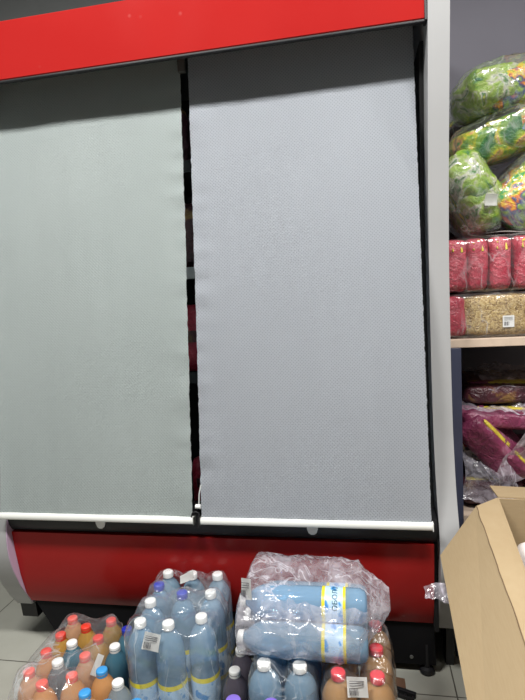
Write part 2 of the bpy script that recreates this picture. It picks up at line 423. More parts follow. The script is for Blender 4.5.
# black inner liner behind each panel's lit edge
for (xa, xb) in ((XL, XL+0.012), (XR-0.012, XR)):
    bm = bmesh.new()
    pts = [(y+0.075+max(0, (z-1.2))*0.03, z) for (y, z) in sm if 0.5 < z < 2.0] 
    pts = pts + [(2.3, pts[-1][1]), (2.3, pts[0][1])]
    prism(bm, pts, 'x', xa, xb)
    F('inner_liner', bm, M['blackmat'])
bm = bmesh.new()
ck = [(y+0.0015, z) for (y, z) in sm if 0.16 < z < 0.62]
prism(bm, ck+[(1.72, ck[-1][1]), (1.72, ck[0][1])], 'x', XL+0.0004, XL+0.0030)
F('inner_cheek', bm, M['lilac'], None, None, 'lilac inner face of the far end panel')
# body: back wall, top hood, tub
bm = bmesh.new(); box(bm, XL, XR, 2.30, 2.42, 0.18, 2.13); F('back_wall', bm, M['blackmat'])
bm = bmesh.new(); box(bm, XL, XR, 1.5965, 2.30, 2.085, 2.12); F('hood', bm, M['hood'])
bm = bmesh.new(); box(bm, XL, XR, 1.66, 2.30, 0.18, 0.44); F('tub', bm, M['blackmat'])
# canopy: red front with rounded bulge, black lip
bm = bmesh.new()
cp = [(1.580, 1.954), (1.577, 1.957), (1.571, 2.03), (1.5635, 2.117), (1.5645, 2.119), (1.567, 2.12), (1.596, 2.12), (1.596, 1.954)]
prism(bm, cp, 'x', XL+0.001, XR-0.008); F('canopy', bm, M['red'])
bm = bmesh.new(); box(bm, XL+0.001, XR-0.002, 1.577, 1.594, 1.947, 1.9535, 0.002); box(bm, XR-0.0075, XR-0.001, 1.572, 1.612, 1.95, 2.12); F('canopy_trim', bm, M['black'])
bm = bmesh.new(); box(bm, XL+0.001, XR-0.008, 1.582, 1.66, 2.1205, 2.1255, 0.001)
F('canopy_edge', bm, M['steel'])
# front: bumper, lower red panel, kick panel
bm = bmesh.new()
prism(bm, [(1.585, 0.472), (1.572, 0.478), (1.560, 0.50), (1.556, 0.53), (1.562, 0.55), (1.60, 0.556), (1.66, 0.556), (1.66, 0.472)], 'x', XL, XR-0.004); F('bumper', bm, M['black'], 40)
bm = bmesh.new()
rp = [(1.568, 0.470), (1.575, 0.40), (1.590, 0.30), (1.610, 0.22), (1.632, 0.178), (1.665, 0.176), (1.665, 0.470)]
prism(bm, rp, 'x', XL+0.004, XR-0.014); F('lower_panel', bm, M['red'], 30)
bm = bmesh.new(); box(bm, XR-0.0135, XR-0.0005, 1.60, 1.7, 0.17, 0.47); F('side_gasket', bm, M['blackmat'])
bm = bmesh.new()
A = [(XL+0.016, 0.176), (XR-0.012, 0.176), (XR-0.006, 0.03), (XL+0.10, 0.03)]
prism(bm, A, 'y', 1.637, 1.665); F('kick_panel', bm, M['blackmetal'])
for fx in (XL+0.16, -0.5, XR-0.035):
    bm = bmesh.new(); lathe(bm, [(0, 0), (0.022, 0), (0.024, 0.008), (0.020, 0.016), (0.009, 0.02), (0.009, 0.10), (0, 0.10)], 20)
    for v in bm.verts: v.co += Vector((fx, 1.645 if fx > 0 else 1.66, 0))
    F('levelling_foot', bm, M['black'], 40)
bm = bmesh.new(); lathe(bm, [(0, 0), (0.006, 0), (0.005, 0.003), (0, 0.004)], 12)
bmesh.ops.rotate(bm, verts=bm.verts, matrix=Matrix.Rotation(PI/2, 3, 'X'))
for v in bm.verts: v.co += Vector((0.12, 1.637, 0.055))
F('panel_screw', bm, M['steel'], 40)
# inner shelves with price rails
for zs in (0.95, 1.32, 1.68):
    bm = bmesh.new(); box(bm, XL+0.014, XR-0.014, 1.80, 2.29, zs, zs+0.018)
    s_ = F('inner_shelf', bm, M['blackmat'])
    bm = bmesh.new(); box(bm, XL+0.014, XR-0.014, 1.79, 1.7995, zs-0.012, zs+0.028, 0.001)
    F('price_rail', bm, M['panel'] if zs == 1.32 else M['black'], None, s_)
# centre post and roller bracket
bm = bmesh.new(); box(bm, -0.546, -0.522, 1.700, 1.715, 1.955, 2.08, 0.003); F('blind_bracket', bm, M['steel'])
bm = bmesh.new(); box(bm, -0.523, -0.500, 1.76, 1.79, 0.56, 1.80, 0.002); F('centre_post', bm, M['blackmat'])

# night blinds -----------------------------------------------------------
def blind(x0, x1, mat, seed, lab, fray):
    yb, zb, yt, zt = 1.523, 0.556, 1.722, 2.06
    L = zt-zb
    def fn(u, v):
        x = x0+(x1-x0)*u; z = zb+L*v
        y = yb+(yt-yb)*v
        # slight sag, long vertical ripples, edge curl and small puckers along the inner edge
        y += 0.006*math.sin(PI*v)
        y += 0.0035*noise.noise(Vector((x*5+seed, z*1.1, seed)))+0.0015*noise.noise(Vector((x*19, z*3, seed+3)))
        e = (1-u) if fray == 'r' else u
        k = math.exp(-(e*(x1-x0)/0.05)**2)
        y -= k*(0.006*abs(noise.noise(Vector((seed, z*7.0, 0))))+0.0035*noise.noise(Vector((seed, z*22, 5))))
        if u in (0.0, 1.0):
            x += 0.0022*noise.noise(Vector((u*9, z*60, seed)))
            if fray == 'r' and u == 1.0: x -= 0.004*math.sin(PI*v)*abs(noise.noise(Vector((2, z*3, seed))))
        return (x, y, z)
    bm = bmesh.new(); grid(bm, 90, 200, fn)
    r = bmesh.ops.solidify(bm, geom=bm.faces[:], thickness=0.0009)
    b = F('night_blind', bm, mat, 60, None, lab)
    # bottom bar (rounded aluminium rail)
    bm = bmesh.new()
    pr = [(yb-0.007, zb-0.017), (yb-0.0095, zb-0.012), (yb-0.010, zb-0.002), (yb-0.006, zb+0.004), (yb+0.006, zb+0.004), (yb+0.009, zb), (yb+0.009, zb-0.014), (yb+0.005, zb-0.018)]
    prism(bm, pr, 'x', x0-0.002, x1+0.002); F('bottom_bar', bm, M['bar'], 50, b)
    for xe in (x0-0.005, x1+0.0021):
        bm = bmesh.new(); box(bm, xe, xe+0.0028, yb-0.011, yb+0.010, zb-0.019, zb+0.005, 0.001); F('bar_end_cap', bm, M['white_plastic'] if xe > 0 else M['steel'], None, b)
    return b
bl = blind(XL+0.006, -0.541, M['blind_l'], 1.3, 'plain pale grey-green blind, slightly puckered along its edge', 'r')
br = blind(-0.513, 0.178, M['blind_r'], 6.1, 'pale grey blind with a pattern of small dots', 'l')
def pull_tab(x, par):
    bm = bmesh.new()
    pts = [(-0.017, 0.03), (-0.0165, 0.008), (-0.012, -0.004), (-0.005, -0.009), (0.005, -0.009), (0.012, -0.004), (0.0165, 0.008), (0.017, 0.03)]
    prism(bm, [(x+p[0], 0.516+p[1]) for p in pts], 'y', 1.5345, 1.5385)
    F('pull_tab', bm, M['white_plastic'], None, par)
pull_tab(-0.865, bl); pull_tab(-0.169, br)
# hook with cord between the blinds
bm = bmesh.new(); tube(bm, [(-0.545, 1.518, 0.562), (-0.538, 1.512, 0.578), (-0.527, 1.51, 0.583), (-0.517, 1.511, 0.578), (-0.5185, 1.51, 0.56), (-0.521, 1.508, 0.532)], 0.0022, 8)
F('blind_hook', bm, M['black'], 60)
bm = bmesh.new(); tube(bm, [(-0.524, 1.53, 0.594), (-0.521, 1.53, 0.60), (-0.519, 1.532, 0.63), (-0.512, 1.535, 0.66)], 0.0016, 8)
tube(bm, [(-0.530, 1.524, 0.594), (-0.514, 1.524, 0.594)], 0.007, 10)
F('blind_cord', bm, M['white_plastic'], 60)

# a few goods visible through the slit between the blinds
def pouch(name, x, y, z, h, wd, mat, lab, cat_, grp):
    t = thing(name, lab, cat_, (x, y, z), group=grp)
    bm = bmesh.new(); blob(bm, h/2, wd/2, 0.03, 0.7, 0.45, 28, 18, 0.004, 20, x*9+z, 0.7)
    bmesh.ops.rotate(bm, verts=bm.verts, matrix=Matrix.Rotation(-PI/2, 3, 'Y'))
    bmesh.ops.rotate(bm, verts=bm.verts, matrix=Matrix.Rotation(PI/2, 3, 'Z'))
    for v in bm.verts: v.co.z += h/2
    obj('pouch_body', bm, mat, t, 50)
    bm = bmesh.new(); box(bm, -wd*0.3, wd*0.3, -0.0335, -0.032, h*0.45, h*0.62); obj('pouch_label', bm, M['darkfoil'], t)
    return t
GG = 'goods on the fridge shelves behind the slit'
pouch('food_pouch', -0.630, 1.87, 1.698, 0.21, 0.11, M['darkfoil'], 'dark pouch on the top fridge shelf, seen through the slit between blinds', 'food pouch', GG)
pouch('food_pouch', -0.600, 1.87, 1.338, 0.24, 0.12, M['darkfoil'], 'dark brown pouch on the fridge shelf with the white price rail', 'food pouch', GG)
pouch('food_pouch', -0.600, 1.87, 0.968, 0.25, 0.12, M['maroon'], 'dark red pouch on the lowest fridge shelf, behind the slit', 'food pouch', GG)
pouch('food_pouch', -0.592, 1.87, 0.445, 0.20, 0.12, M['maroon'], 'red pouch at the fridge bottom just above the blind hook', 'food pouch', GG)

# ================================================================ SHELVING
sh = thing('shelving_unit', 'dark blue shelving unit with pale boards right of the fridge', 'shelves', (0.75, 2.0, 0))
def S(name, bm, mat, smooth=None):
    for v in bm.verts: v.co -= Vector(sh.location)
    return obj(name, bm, mat, sh, smooth)
for x in (0.272, 1.20):
    bm = bmesh.new(); box(bm, x, x+0.031, 1.73, 2.38, 0, 1.038, 0.002); S('side_upright', bm, M['navy'])
bm = bmesh.new(); box(bm, 0.268, 1.24, 1.748, 2.38, 1.038, 1.0645, 0.002); S('shelf_board', bm, M['board'])
bm = bmesh.new(); box(bm, 0.3035, 1.1995, 1.76, 2.38, 0.455, 0.48, 0.002); S('shelf_board', bm, M['board'])
bm = bmesh.new(); box(bm, 0.3035, 1.1995, 1.76, 2.38, 0.08, 0.105, 0.002); S('shelf_board', bm, M['board'])
bm = bmesh.new(); box(bm, 0.268, 1.24, 2.382, 2.40, 0.0, 2.6); S('back_panel', bm, M['backpanel'])

def R3(rx=0, ry=0, rz=0): return (Matrix.Rotation(rz, 4, 'Z') @ Matrix.Rotation(ry, 4, 'Y') @ Matrix.Rotation(rx, 4, 'X'))
def barcode(parent, loc, w_, h_, rot=(0, 0, 0), nb=9):
    bm = bmesh.new(); box(bm, -w_/2, w_/2, -0.0003, 0.0003, -h_/2, h_/2)
    p = obj('price_sticker', bm, M['paper'], parent, loc=loc); p.rotation_euler = rot
    bm = bmesh.new(); rnd = random.Random(3)
    x = -w_*0.38
    while x < w_*0.02:
        b_ = rnd.choice((0.0012, 0.0022)); box(bm, x, x+b_, -0.0008, -0.0004, -h_*0.36, -h_*0.02); x += b_+rnd.choice((0.0012, 0.002))
    for k in range(3): box(bm, -w_*0.38, w_*0.36, -0.0008, -0.0004, h_*(0.1+0.11*k), h_*(0.13+0.11*k))
    obj('printed_bars', bm, M['ink'], p)
    return p

# bottom pack: pasta in red bags, seen through film
t = thing('pasta_bag', 'clear-window pasta bag with maroon ends lying on the shelf board', 'food pack', (0.42, 1.90, 1.135), group='packs on the upper shelf')
bm = bmesh.new(); blob(bm, 0.115, 0.145, 0.066, 0.28, 0.35, 60, 30, 0.008, 16, 2); obj('window', bm, M['pasta'], t, 60)
for sx in (-1, 1):
    bm = bmesh.new(); blob(bm, 0.075, 0.146, 0.067, 0.3, 0.4, 44, 22, 0.010, 16, 5+sx)
    obj('bag_end', bm, M['maroon'], t, 60, loc=(0.145*sx+(0.005 if sx > 0 else -0.012), 0, 0))
barcode(t, (0.028, -0.146, -0.020), 0.034, 0.036, (0, 0, 0.05))
t = thing('pasta_bag', 'second pasta bag with maroon end at the right edge of the shelf', 'food pack', (0.74, 1.90, 1.135), group='packs on the upper shelf')
bm = bmesh.new(); blob(bm, 0.10, 0.14, 0.066, 0.5, 0.35, 60, 30, 0.008, 16, 12); obj('window', bm, M['pasta'], t, 60)
bm = bmesh.new(); blob(bm, 0.075, 0.146, 0.067, 0.3, 0.4, 44, 22, 0.010, 16, 15); obj('bag_end', bm, M['maroon'], t, 60, loc=(-0.09, 0, 0))
# red multipack standing on it
xs = [0.300, 0.361, 0.430, 0.503, 0.578, 0.652, 0.725]
RED = ['first red packet of the wrapped row, next to the fridge', 'second red packet of the wrapped row from the fridge', 'third red packet of the wrapped row from the fridge', 'fourth red packet of the wrapped row from the fridge', 'red packet of the wrapped row near the picture edge', 'red packet further right in the wrapped row', 'last red packet of the wrapped row']
for k, x in enumerate(xs):
    t = thing('grain_packet', RED[k]+', above the pasta', 'food packet', (x, 1.88, 1.295), group='red packets wrapped in a row')
    bm = bmesh.new(); blob(bm, 0.0375, 0.125, 0.083, 0.25, 0.45, 40, 20, 0.007, 18, 3+k*1.7); obj('packet', bm, M['maroon'], t, 60)
    bm = bmesh.new()
    tube(bm, [(-0.013, -0.124, 0.044), (-0.012, -0.119, 0.064), (0.004, -0.113, 0.073), (0.013, -0.119, 0.062), (0.014, -0.124, 0.040)], 0.0036, 8)
    box(bm, -0.014, 0.014, -0.098, -0.070, 0.070, 0.0745)
    obj('yellow_seal', bm, M['yellow'], t, 60)
t = thing('wrapping_film', 'glossy clear film around the row of red packets', 'plastic film', (0.51, 1.885, 1.297))
bm = bmesh.new(); blob(bm, 0.262, 0.138, 0.088, 0.25, 0.22, 90, 60, 0.009, 9, 8); obj('film_sleeve', bm, M['film_thin'], t, 60)
t2 = thing('wrapping_film', 'glossy clear film around the pasta bags on the shelf board', 'plastic film', (0.51, 1.90, 1.137))
bm = bmesh.new(); blob(bm, 0.262, 0.156, 0.0715, 0.25, 0.22, 90, 60, 0.005, 9, 11); obj('film_sleeve', bm, M['film_thin'], t2, 60)
bm = bmesh.new(); grid(bm, 10, 6, lambda u, v: (0.40+0.13*u, 1.79+0.09*v, 1.391+0.004*math.sin(u*5)+0.003*v))
bmesh.ops.solidify(bm, geom=bm.faces[:], thickness=0.001)
tag(obj('paper_slip', bm, M['paper'], None, 40), 'white paper slip on top of the wrapped red packets', 'paper')
# darker packs behind
for k, (x, y, z) in enumerate(((0.40, 2.17, 1.30), (0.62, 2.17, 1.30))):
    t = thing('snack_carton', ['dark brown pack behind the red packets, beside the fridge', 'dark brown pack behind the red packets, further right'][k], 'food pack', (x, y, z), group='dark packs at the back of the shelf')
    bm = bmesh.new(); blob(bm, 0.105, 0.10, 0.15, 0.4, 0.3, 40, 24, 0.008, 14, k*4+1); obj('pack_body', bm, M['darkfoil'], t, 60)
    bm = bmesh.new(); blob(bm, 0.06, 0.005, 0.04, 0.6, 0.6, 24, 12); obj('pack_label', bm, M['yellow'], t, 60, loc=(0, -0.103, 0.06))

# clear bags full of snack packets
def snackbag(lab, c, a, rot, mats, seed):
    t = thing('snack_bag', lab, 'snack bag', c, rot, group='clear bags of snacks on the upper shelf')
    rnd = random.Random(seed)
    n = len(mats)
    for k, mm in enumerate(mats):
        q = (k+0.5)/n*2-1
        bm = bmesh.new(); blob(bm, a[0]*(0.98/n+0.18), a[1]*0.86, a[2]*0.84, 0.6, 0.55, 44, 26, 0.018, 11, seed*3+k, 0.45)
        p = obj('snack_packet', bm, M[mm], t, 60, loc=(a[0]*q*0.62, a[1]*rnd.uniform(-.08, .04), a[2]*rnd.uniform(-0.05, 0.05)))
        p.rotation_euler = (rnd.uniform(-.25, .25), rnd.uniform(-.12, .12), rnd.uniform(-.3, .3))
    bm = bmesh.new(); blob(bm, a[0]*1.06, a[1]*1.03, a[2]*1.03, 0.62, 0.55, 80, 50, 0.020, 10, seed+20, 0.5)
    obj('clear_wrap', bm, M['film_bag'], t, 60)
    return t
snackbag('topmost clear bag of snacks with orange and red print', (0.505, 1.97, 1.868), (0.185, 0.14, 0.080), (0, math.radians(-10), 0.1), ['snack3', 'snack4', 'snack1'], 3)
snackbag('clear bag of green snacks just below the topmost bag', (0.50, 1.95, 1.712), (0.205, 0.14, 0.074), (0, math.radians(-17), -0.1), ['snack2', 'snack2', 'snack1'], 5)
t = snackbag('clear bag of lime green snacks with a white sticker, lowest beside the fridge', (0.360, 1.90, 1.520), (0.132, 0.13, 0.084), (0, math.radians(60), 0.1), ['snack3', 'snack3'], 8)
bm = bmesh.new(); grid(bm, 6, 6, lambda u, v: (-0.020+0.035*u, 0.004*math.sin(3*u), -0.02+0.036*v)); bmesh.ops.solidify(bm, geom=bm.faces[:], thickness=0.0008)
st = obj('sticker', bm, M['paper'], t, 40); st.location = (0.045, -0.135, 0.012); st.rotation_euler = (0.1, 0.6, 0.1)
snackbag('clear bag of snacks with blue and orange print, at the picture edge', (0.560, 1.88, 1.535), (0.155, 0.12, 0.098), (0, math.radians(-38), -0.1), ['snack4', 'snack3'], 11)
snackbag('dark clear bag of snacks squeezed in the shelf corner by the fridge', (0.42, 2.24, 1.80), (0.12, 0.12, 0.09), (0, math.radians(-40), 0.2), ['darkfoil', 'snack2'], 14)

# lower compartment: purple packs in milky plastic
def purple(lab, c, a, rot, mat, seed, stripe=True):
    t = thing('noodle_pack', lab, 'food pack', c, rot, group='purple packs on the lower shelf')
    bm = bmesh.new(); blob(bm, a[0], a[1], a[2], 0.4, 0.3, 48, 28, 0.007, 16, seed); obj('pack_body', bm, M[mat], t, 60)
    if stripe:
        bm = bmesh.new(); 
        blob(bm, a[0]*0.86, a[1]*0.13, 0.006, 0.6, 0.5, 30, 10, 0.002, 30, seed, 0, Matrix.Translation((0, -a[1]*0.62, a[2]*0.93)))
        obj('yellow_lettering', bm, M['lettering'], t, 60)
    return t
purple('dark pack with round yellow emblems at the top of the lower pile', (0.50, 2.02, 0.862), (0.18, 0.18, 0.036), (0, 0.02, 0.05), 'darkfoil', 2)
purple('maroon pack second from the top of the lower pile', (0.44, 1.96, 0.787), (0.13, 0.17, 0.034), (0, 0.03, 0), 'purplefoil', 4)
purple('maroon pack pressed against the dark blue upright', (0.41, 2.03, 0.705), (0.10, 0.14, 0.040), (0.1, 0.1, 0), 'maroon', 6, False)
purple('large purple pack tilted down toward the cardboard box', (0.425, 1.845, 0.70), (0.13, 0.075, 0.055), (0.5, 0.85, 0.1), 'purplefoil', 8)
purple('purple pack under the tilted one, at the picture edge', (0.64, 1.95, 0.60), (0.13, 0.12, 0.07), (0.1, 0.1, 0.1), 'purplefoil', 10)
purple('dark pack lowest in the shelf corner by the upright', (0.41, 1.93, 0.53), (0.10, 0.12, 0.045), (0, 0.0, 0.1), 'darkfoil', 13)
def sheet(name, lab, fn, mat, nu=50, nv=40):
    bm = bmesh.new(); grid(bm, nu, nv, fn)
    return tag(obj(name, bm, mat, None, 60), lab, 'plastic film')
def crumple(p, amp, f=14, s=0):
    q = Vector(p)*f+Vector((s, s*2, s*3))
    return Vector(p)+Vector((noise.noise(q), noise.noise(q+Vector((9, 2, 4))), noise.noise(q+Vector((3, 8, 1)))))*amp + Vector((0, 0, 1))*abs(noise.noise(q*2.1))*amp
sheet('film_sheet', 'crumpled clear film between the upper and lower purple packs', lambda u, v: crumple((0.31+0.40*u, 1.79+0.22*v, 0.825+0.02*v-0.03*u*(1-v)), 0.022, 12, 1), M['film_milky'])
sheet('film_sheet', 'crumpled clear film draped over the topmost dark pack', lambda u, v: crumple((0.40+0.30*u, 1.83+0.30*v, 0.915-0.03*(1-v)), 0.018, 12, 4), M['film_milky'])
sheet('film_sheet', 'large loose film hanging over the tilted purple pack at the right', lambda u, v: crumple((0.405+0.33*u, 1.775-0.02*v+0.03*u, 0.58+(0.05+0.24*min(1,u*2.2))*v+0.03*u), 0.024, 10, 7), M['film_milky'])
sheet('film_sheet', 'crumpled film in the low shelf corner just above the cardboard box', lambda u, v: crumple((0.315+0.16*u, 1.77+0.05*v, 0.53+0.15*v-0.05*u), 0.030, 14, 11), M['film_milky'])

# ================================================================ BOTTLES
BIG = [(0, 0.004), (0.020, 0.002), (0.030, 0.0), (0.038, 0.006), (0.0425, 0.018), (0.0435, 0.035), (0.0435, 0.075), (0.0425, 0.083), (0.0435, 0.091), (0.0435, 0.20), (0.0425, 0.208), (0.0435, 0.216), (0.0435, 0.255), (0.0425, 0.272), (0.0392, 0.288), (0.0335, 0.302), (0.0255, 0.313), (0.0185, 0.320), (0.0145, 0.326), (0.013, 0.332), (0.0165, 0.334), (0.0165, 0.337), (0.013, 0.338), (0.013, 0.342), (0, 0.342)]
SML = [(0, 0.004), (0.016, 0.002), (0.024, 0.0), (0.031, 0.006), (0.0345, 0.016), (0.0355, 0.03), (0.0355, 0.055), (0.0335, 0.065), (0.0335, 0.115), (0.0355, 0.125), (0.0355, 0.152), (0.034, 0.169), (0.0295, 0.185), (0.0225, 0.198), (0.016, 0.208), (0.0125, 0.215), (0.0155, 0.217), (0.0155, 0.219), (0.0125, 0.22), (0.0125, 0.224), (0, 0.224)]
def smooth_prof(p):
    out = []
    for i in range(len(p)-1):
        out.append(p[i])
        if abs(p[i][1]-p[i+1][1]) > 0.012: out.append((max(0, cat([q[0] for q in p], i, 0.5)), (p[i][1]+p[i+1][1])/2))
    out.append(p[-1]); return out
MESH = {}
def bmesh_data(key, prof_, seg, mat, ridges=0.0, zf=None):
    if key not in MESH:
        bm = bmesh.new(); lathe(bm, prof_, seg, ridges, zf)
        bmesh.ops.recalc_face_normals(bm, faces=bm.faces)
        me = bpy.data.meshes.new(key[0]); bm.to_mesh(me); bm.free(); me.materials.append(mat)
        me.polygons.foreach_set('use_smooth', [True]*len(me.polygons)); me.set_sharp_from_angle(angle=math.radians(50))
        MESH[key] = me
    return MESH[key]
def child(name, me, parent, z=0):
    o = bpy.data.objects.new(name, me); COL.objects.link(o); o.parent = parent; o.location = (0, 0, z); return o
def bottle(name, kind, liquid, cap, x, y, lab, grp, z=0.0, sc=1.0, rot=(0, 0, 0), label=False, spin=None, capsc=1.0):
    t = thing(name, lab, 'bottle', (x, y, z), rot, group=grp)
    t.scale = (sc if kind == 's' else 1, sc if kind == 's' else 1, sc)
    P = BIG if kind == 'b' else SML; top = P[-1][1]
    child('bottle_body', bmesh_data(('bottle_body', kind, liquid), smooth_prof(P), 32, M[liquid]), t)
    r = 0.0178 if kind == 'b' else 0.0155
    cp = [(0, top+0.0035), (r*0.80, top+0.004), (r*0.95, top+0.0025), (r, top), (r, top-0.0135), (r*0.93, top-0.0138), (r*0.93, top-0.005), (0, top-0.002)]
    child('bottle_cap', bmesh_data(('bottle_cap', kind, cap), cp, 44, M[cap], 0.05, top-0.001), t)
    if label:
        za, zb_ = (0.094, 0.190) if label is True else (0.055, 0.118)
        lp = [(0.0439, za), (0.0442, za+0.001), (0.0442, zb_-0.001), (0.0439, zb_)]
        child('bottle_label', bmesh_data(('bottle_label', 'x', str(label)), lp, 40, M['label'] if label is True else M['label_low']), t)
    return t
# --- soda pack on the left (three staggered columns of four)
GA = 'soda bottles in the left film pack'
colpos = ['outermost left', 'middle', 'right']
rowpos = ['front', 'second', 'third', 'rear']
packA = [(-0.950, 1.226, 'pinkorange', 'cap_pink'), (-0.950, 1.309, 'orange', 'cap_red'), (-0.950, 1.386, 'amber', 'cap_red'), (-0.957, 1.468, 'pinkorange', 'cap_pink'),
         (-0.885, 1.187, 'orange', 'cap_pink'), (-0.890, 1.272, 'greyclear', 'cap_white'), (-0.893, 1.354, 'teal', 'cap_white'), (-0.890, 1.432, 'amber', 'cap_red'),
         (-0.818, 1.224, 'orange', 'cap_pink'), (-0.823, 1.305, 'pinkorange', 'cap_pink'), (-0.823, 1.384, 'amber', 'cap_red'), (-0.823, 1.470, 'amber', 'cap_red')]
cname = dict(pinkorange='peach', orange='orange', amber='amber', greyclear='smoky', teal='dark teal')
for k, (x, y, lq, cp) in enumerate(packA):
    c_, r_ = divmod(k, 4)
    bottle('soda_bottle', 's', lq, cp, x, y, '%s soda bottle with %s cap, %s in the %s column of the left pack' % (cname[lq], 'white' if 'white' in cp else 'red', rowpos[r_], colpos[c_]), GA, sc=1.03)
GB = 'bottles between the soda pack and the water packs'
for (x, y, lq, cp, lab) in [(-0.752, 1.433, 'teal', 'cap_navy', 'teal bottle with dark blue cap, left of the water packs'),
                            (-0.753, 1.352, 'teal', 'cap_white', 'teal bottle with white cap, in front of the dark blue capped one'),
                            (-0.743, 1.252, 'orange', 'cap_sky', 'orange bottle with sky blue cap, behind the frontmost row'),
                            (-0.677, 1.214, 'clear', 'cap_white', 'clear bottle with white cap, in front of the water pack corner'),
                            (-0.748, 1.168, 'orange', 'cap_sky', 'orange bottle with sky blue cap, leftmost at the bottom of the picture'),
                            (-0.672, 1.138, 'clear', 'cap_sky', 'bottle with sky blue cap, middle one at the bottom of the picture'),
                            (-0.597, 1.150, 'clear', 'cap_sky', 'bottle with sky blue cap, beneath the front of the water pack')]:
    bottle('soda_bottle', 's', lq, cp, x, y, lab, GB, sc=1.03)
# --- two shrink-wrapped packs of water
GW = 'large blue water bottles in shrink film'
WATER = [(-0.636, 1.292, 'w', 'front left bottle of the nearer pack'), (-0.553, 1.291, 'w', 'front middle bottle of the nearer pack'), (-0.470, 1.330, 'w', 'front right bottle of the nearer pack'),
         (-0.645, 1.388, 'w', 'second from the front along the left side'), (-0.563, 1.437, 'b', 'middle of the packs behind the front row'), (-0.477, 1.448, 'w', 'right side just behind the front right bottle'),
         (-0.652, 1.475, 'b', 'left side third from the front'), (-0.650, 1.550, 'w', 'rear left corner of the torn pack'), (-0.567, 1.547, 'w', 'rear middle under the torn sticker'), (-0.483, 1.550, 'w', 'rear right corner of the torn pack')]
for k, (x, y, c_, lb) in enumerate(WATER):
    t = bottle('water_bottle', 'b', 'water', 'cap_navy' if c_ == 'b' else 'cap_white', x, y, 'tall blue bottle, %s cap, %s' % ('dark blue' if c_ == 'b' else 'white', lb), GW, sc=1.045, label=True, rot=(0, 0, 0.7*k))
    t.scale = (0.94, 0.94, 1.045)
# --- dark small bottles
GD = 'dark small bottles between the packs'
bottle('soda_bottle', 's', 'grape', 'cap_white', -0.375, 1.378, 'dark bottle with white cap, rear one right of the water packs', GD, sc=1.03)
bottle('soda_bottle', 's', 'grape', 'cap_white', -0.373, 1.292, 'dark bottle with white cap, front one right of the water packs', GD, sc=1.03)
GP = 'purple capped bottles at the bottom of the picture'
for k, x in enumerate((-0.325, -0.236, -0.146)):
    bottle('water_bottle', 'b', 'grape' if k == 0 else 'water', 'cap_purple', x, 1.097, ['dark bottle with purple cap at the bottom edge, leftmost of three', 'blue bottle with purple cap at the bottom edge, middle of three', 'blue bottle with purple cap at the bottom edge, rightmost of three'][k], GP, sc=0.90)
# --- blue and brown packs standing under the lying pack
GS = 'standing bottles under the lying pack'
for j in range(3):
    for i, x in enumerate((-0.272, -0.181)):
        bottle('water_bottle', 'b', 'water', 'cap_white', x, 1.210+0.096*j, 'standing blue water bottle with white cap, %s side, %s row under the lying pack' % (['left', 'right'][i], ['front', 'middle', 'rear'][j]), GS, sc=0.945)
GK = 'brown kvass bottles with red caps'
for j in range(3):
    for i, x in enumerate((-0.086, 0.007)):
        bottle('kvass_bottle', 'b', 'kvass', 'cap_crimson', x, 1.195+(0.098*j if j else 0), 'brown bottle with crimson cap, %s side, %s row right of the blue ones' % (['left', 'right'][i], ['front', 'middle', 'rear'][j]), GK, sc=0.945)
# --- pack of six lying on the caps
GL = 'water bottles lying on top of the standing ones'
LIE = [(1.258, 0.3545, 'frontmost of the lower layer'), (1.3545, 0.3545, 'middle of the lower layer'), (1.451, 0.3545, 'rearmost of the lower layer'), (1.309, 0.4265, 'topmost one with the name on its label')]
for (y, z, lb) in LIE:
    t = bottle('water_bottle', 'b', 'water', 'cap_white', -0.012, y, 'blue water bottle lying on its side, '+lb, GL, z=z, sc=0.97, rot=(0, -PI/2, 0), label='low')
    if z > 0.4 and y < 1.35: LY = t
# the writing on the label of the upper front lying bottle: it runs around the bottle
cu = bpy.data.curves.new('brand_text', 'FONT'); cu.body = 'ОБОЛО'; cu.size = 0.019; cu.align_x = 'CENTER'; cu.align_y = 'CENTER'; cu.extrude = 0.0; cu.resolution_u = 3
to = bpy.data.objects.new('tmp_text', cu); COL.objects.link(to)
dg = bpy.context.evaluated_depsgraph_get(); me = bpy.data.meshes.new_from_object(to.evaluated_get(dg))
bpy.data.objects.remove(to)
bm = bmesh.new(); bm.from_mesh(me)
bmesh.ops.subdivide_edges(bm, edges=bm.edges[:], cuts=1)
for v in bm.verts:   # wrap: text x -> angle, text y -> bottle axis; reading direction climbs the front
    th = 2.15 - v.co.x/0.0452; hgt = 0.082 + v.co.y
    v.co = Vector((math.sin(th)*0.0452, math.cos(th)*0.0452, hgt))
lblc = [c for c in LY.children if c.name.startswith('bottle_label')][0]
tx = obj('printed_name', bm, M['label_ink'], lblc)

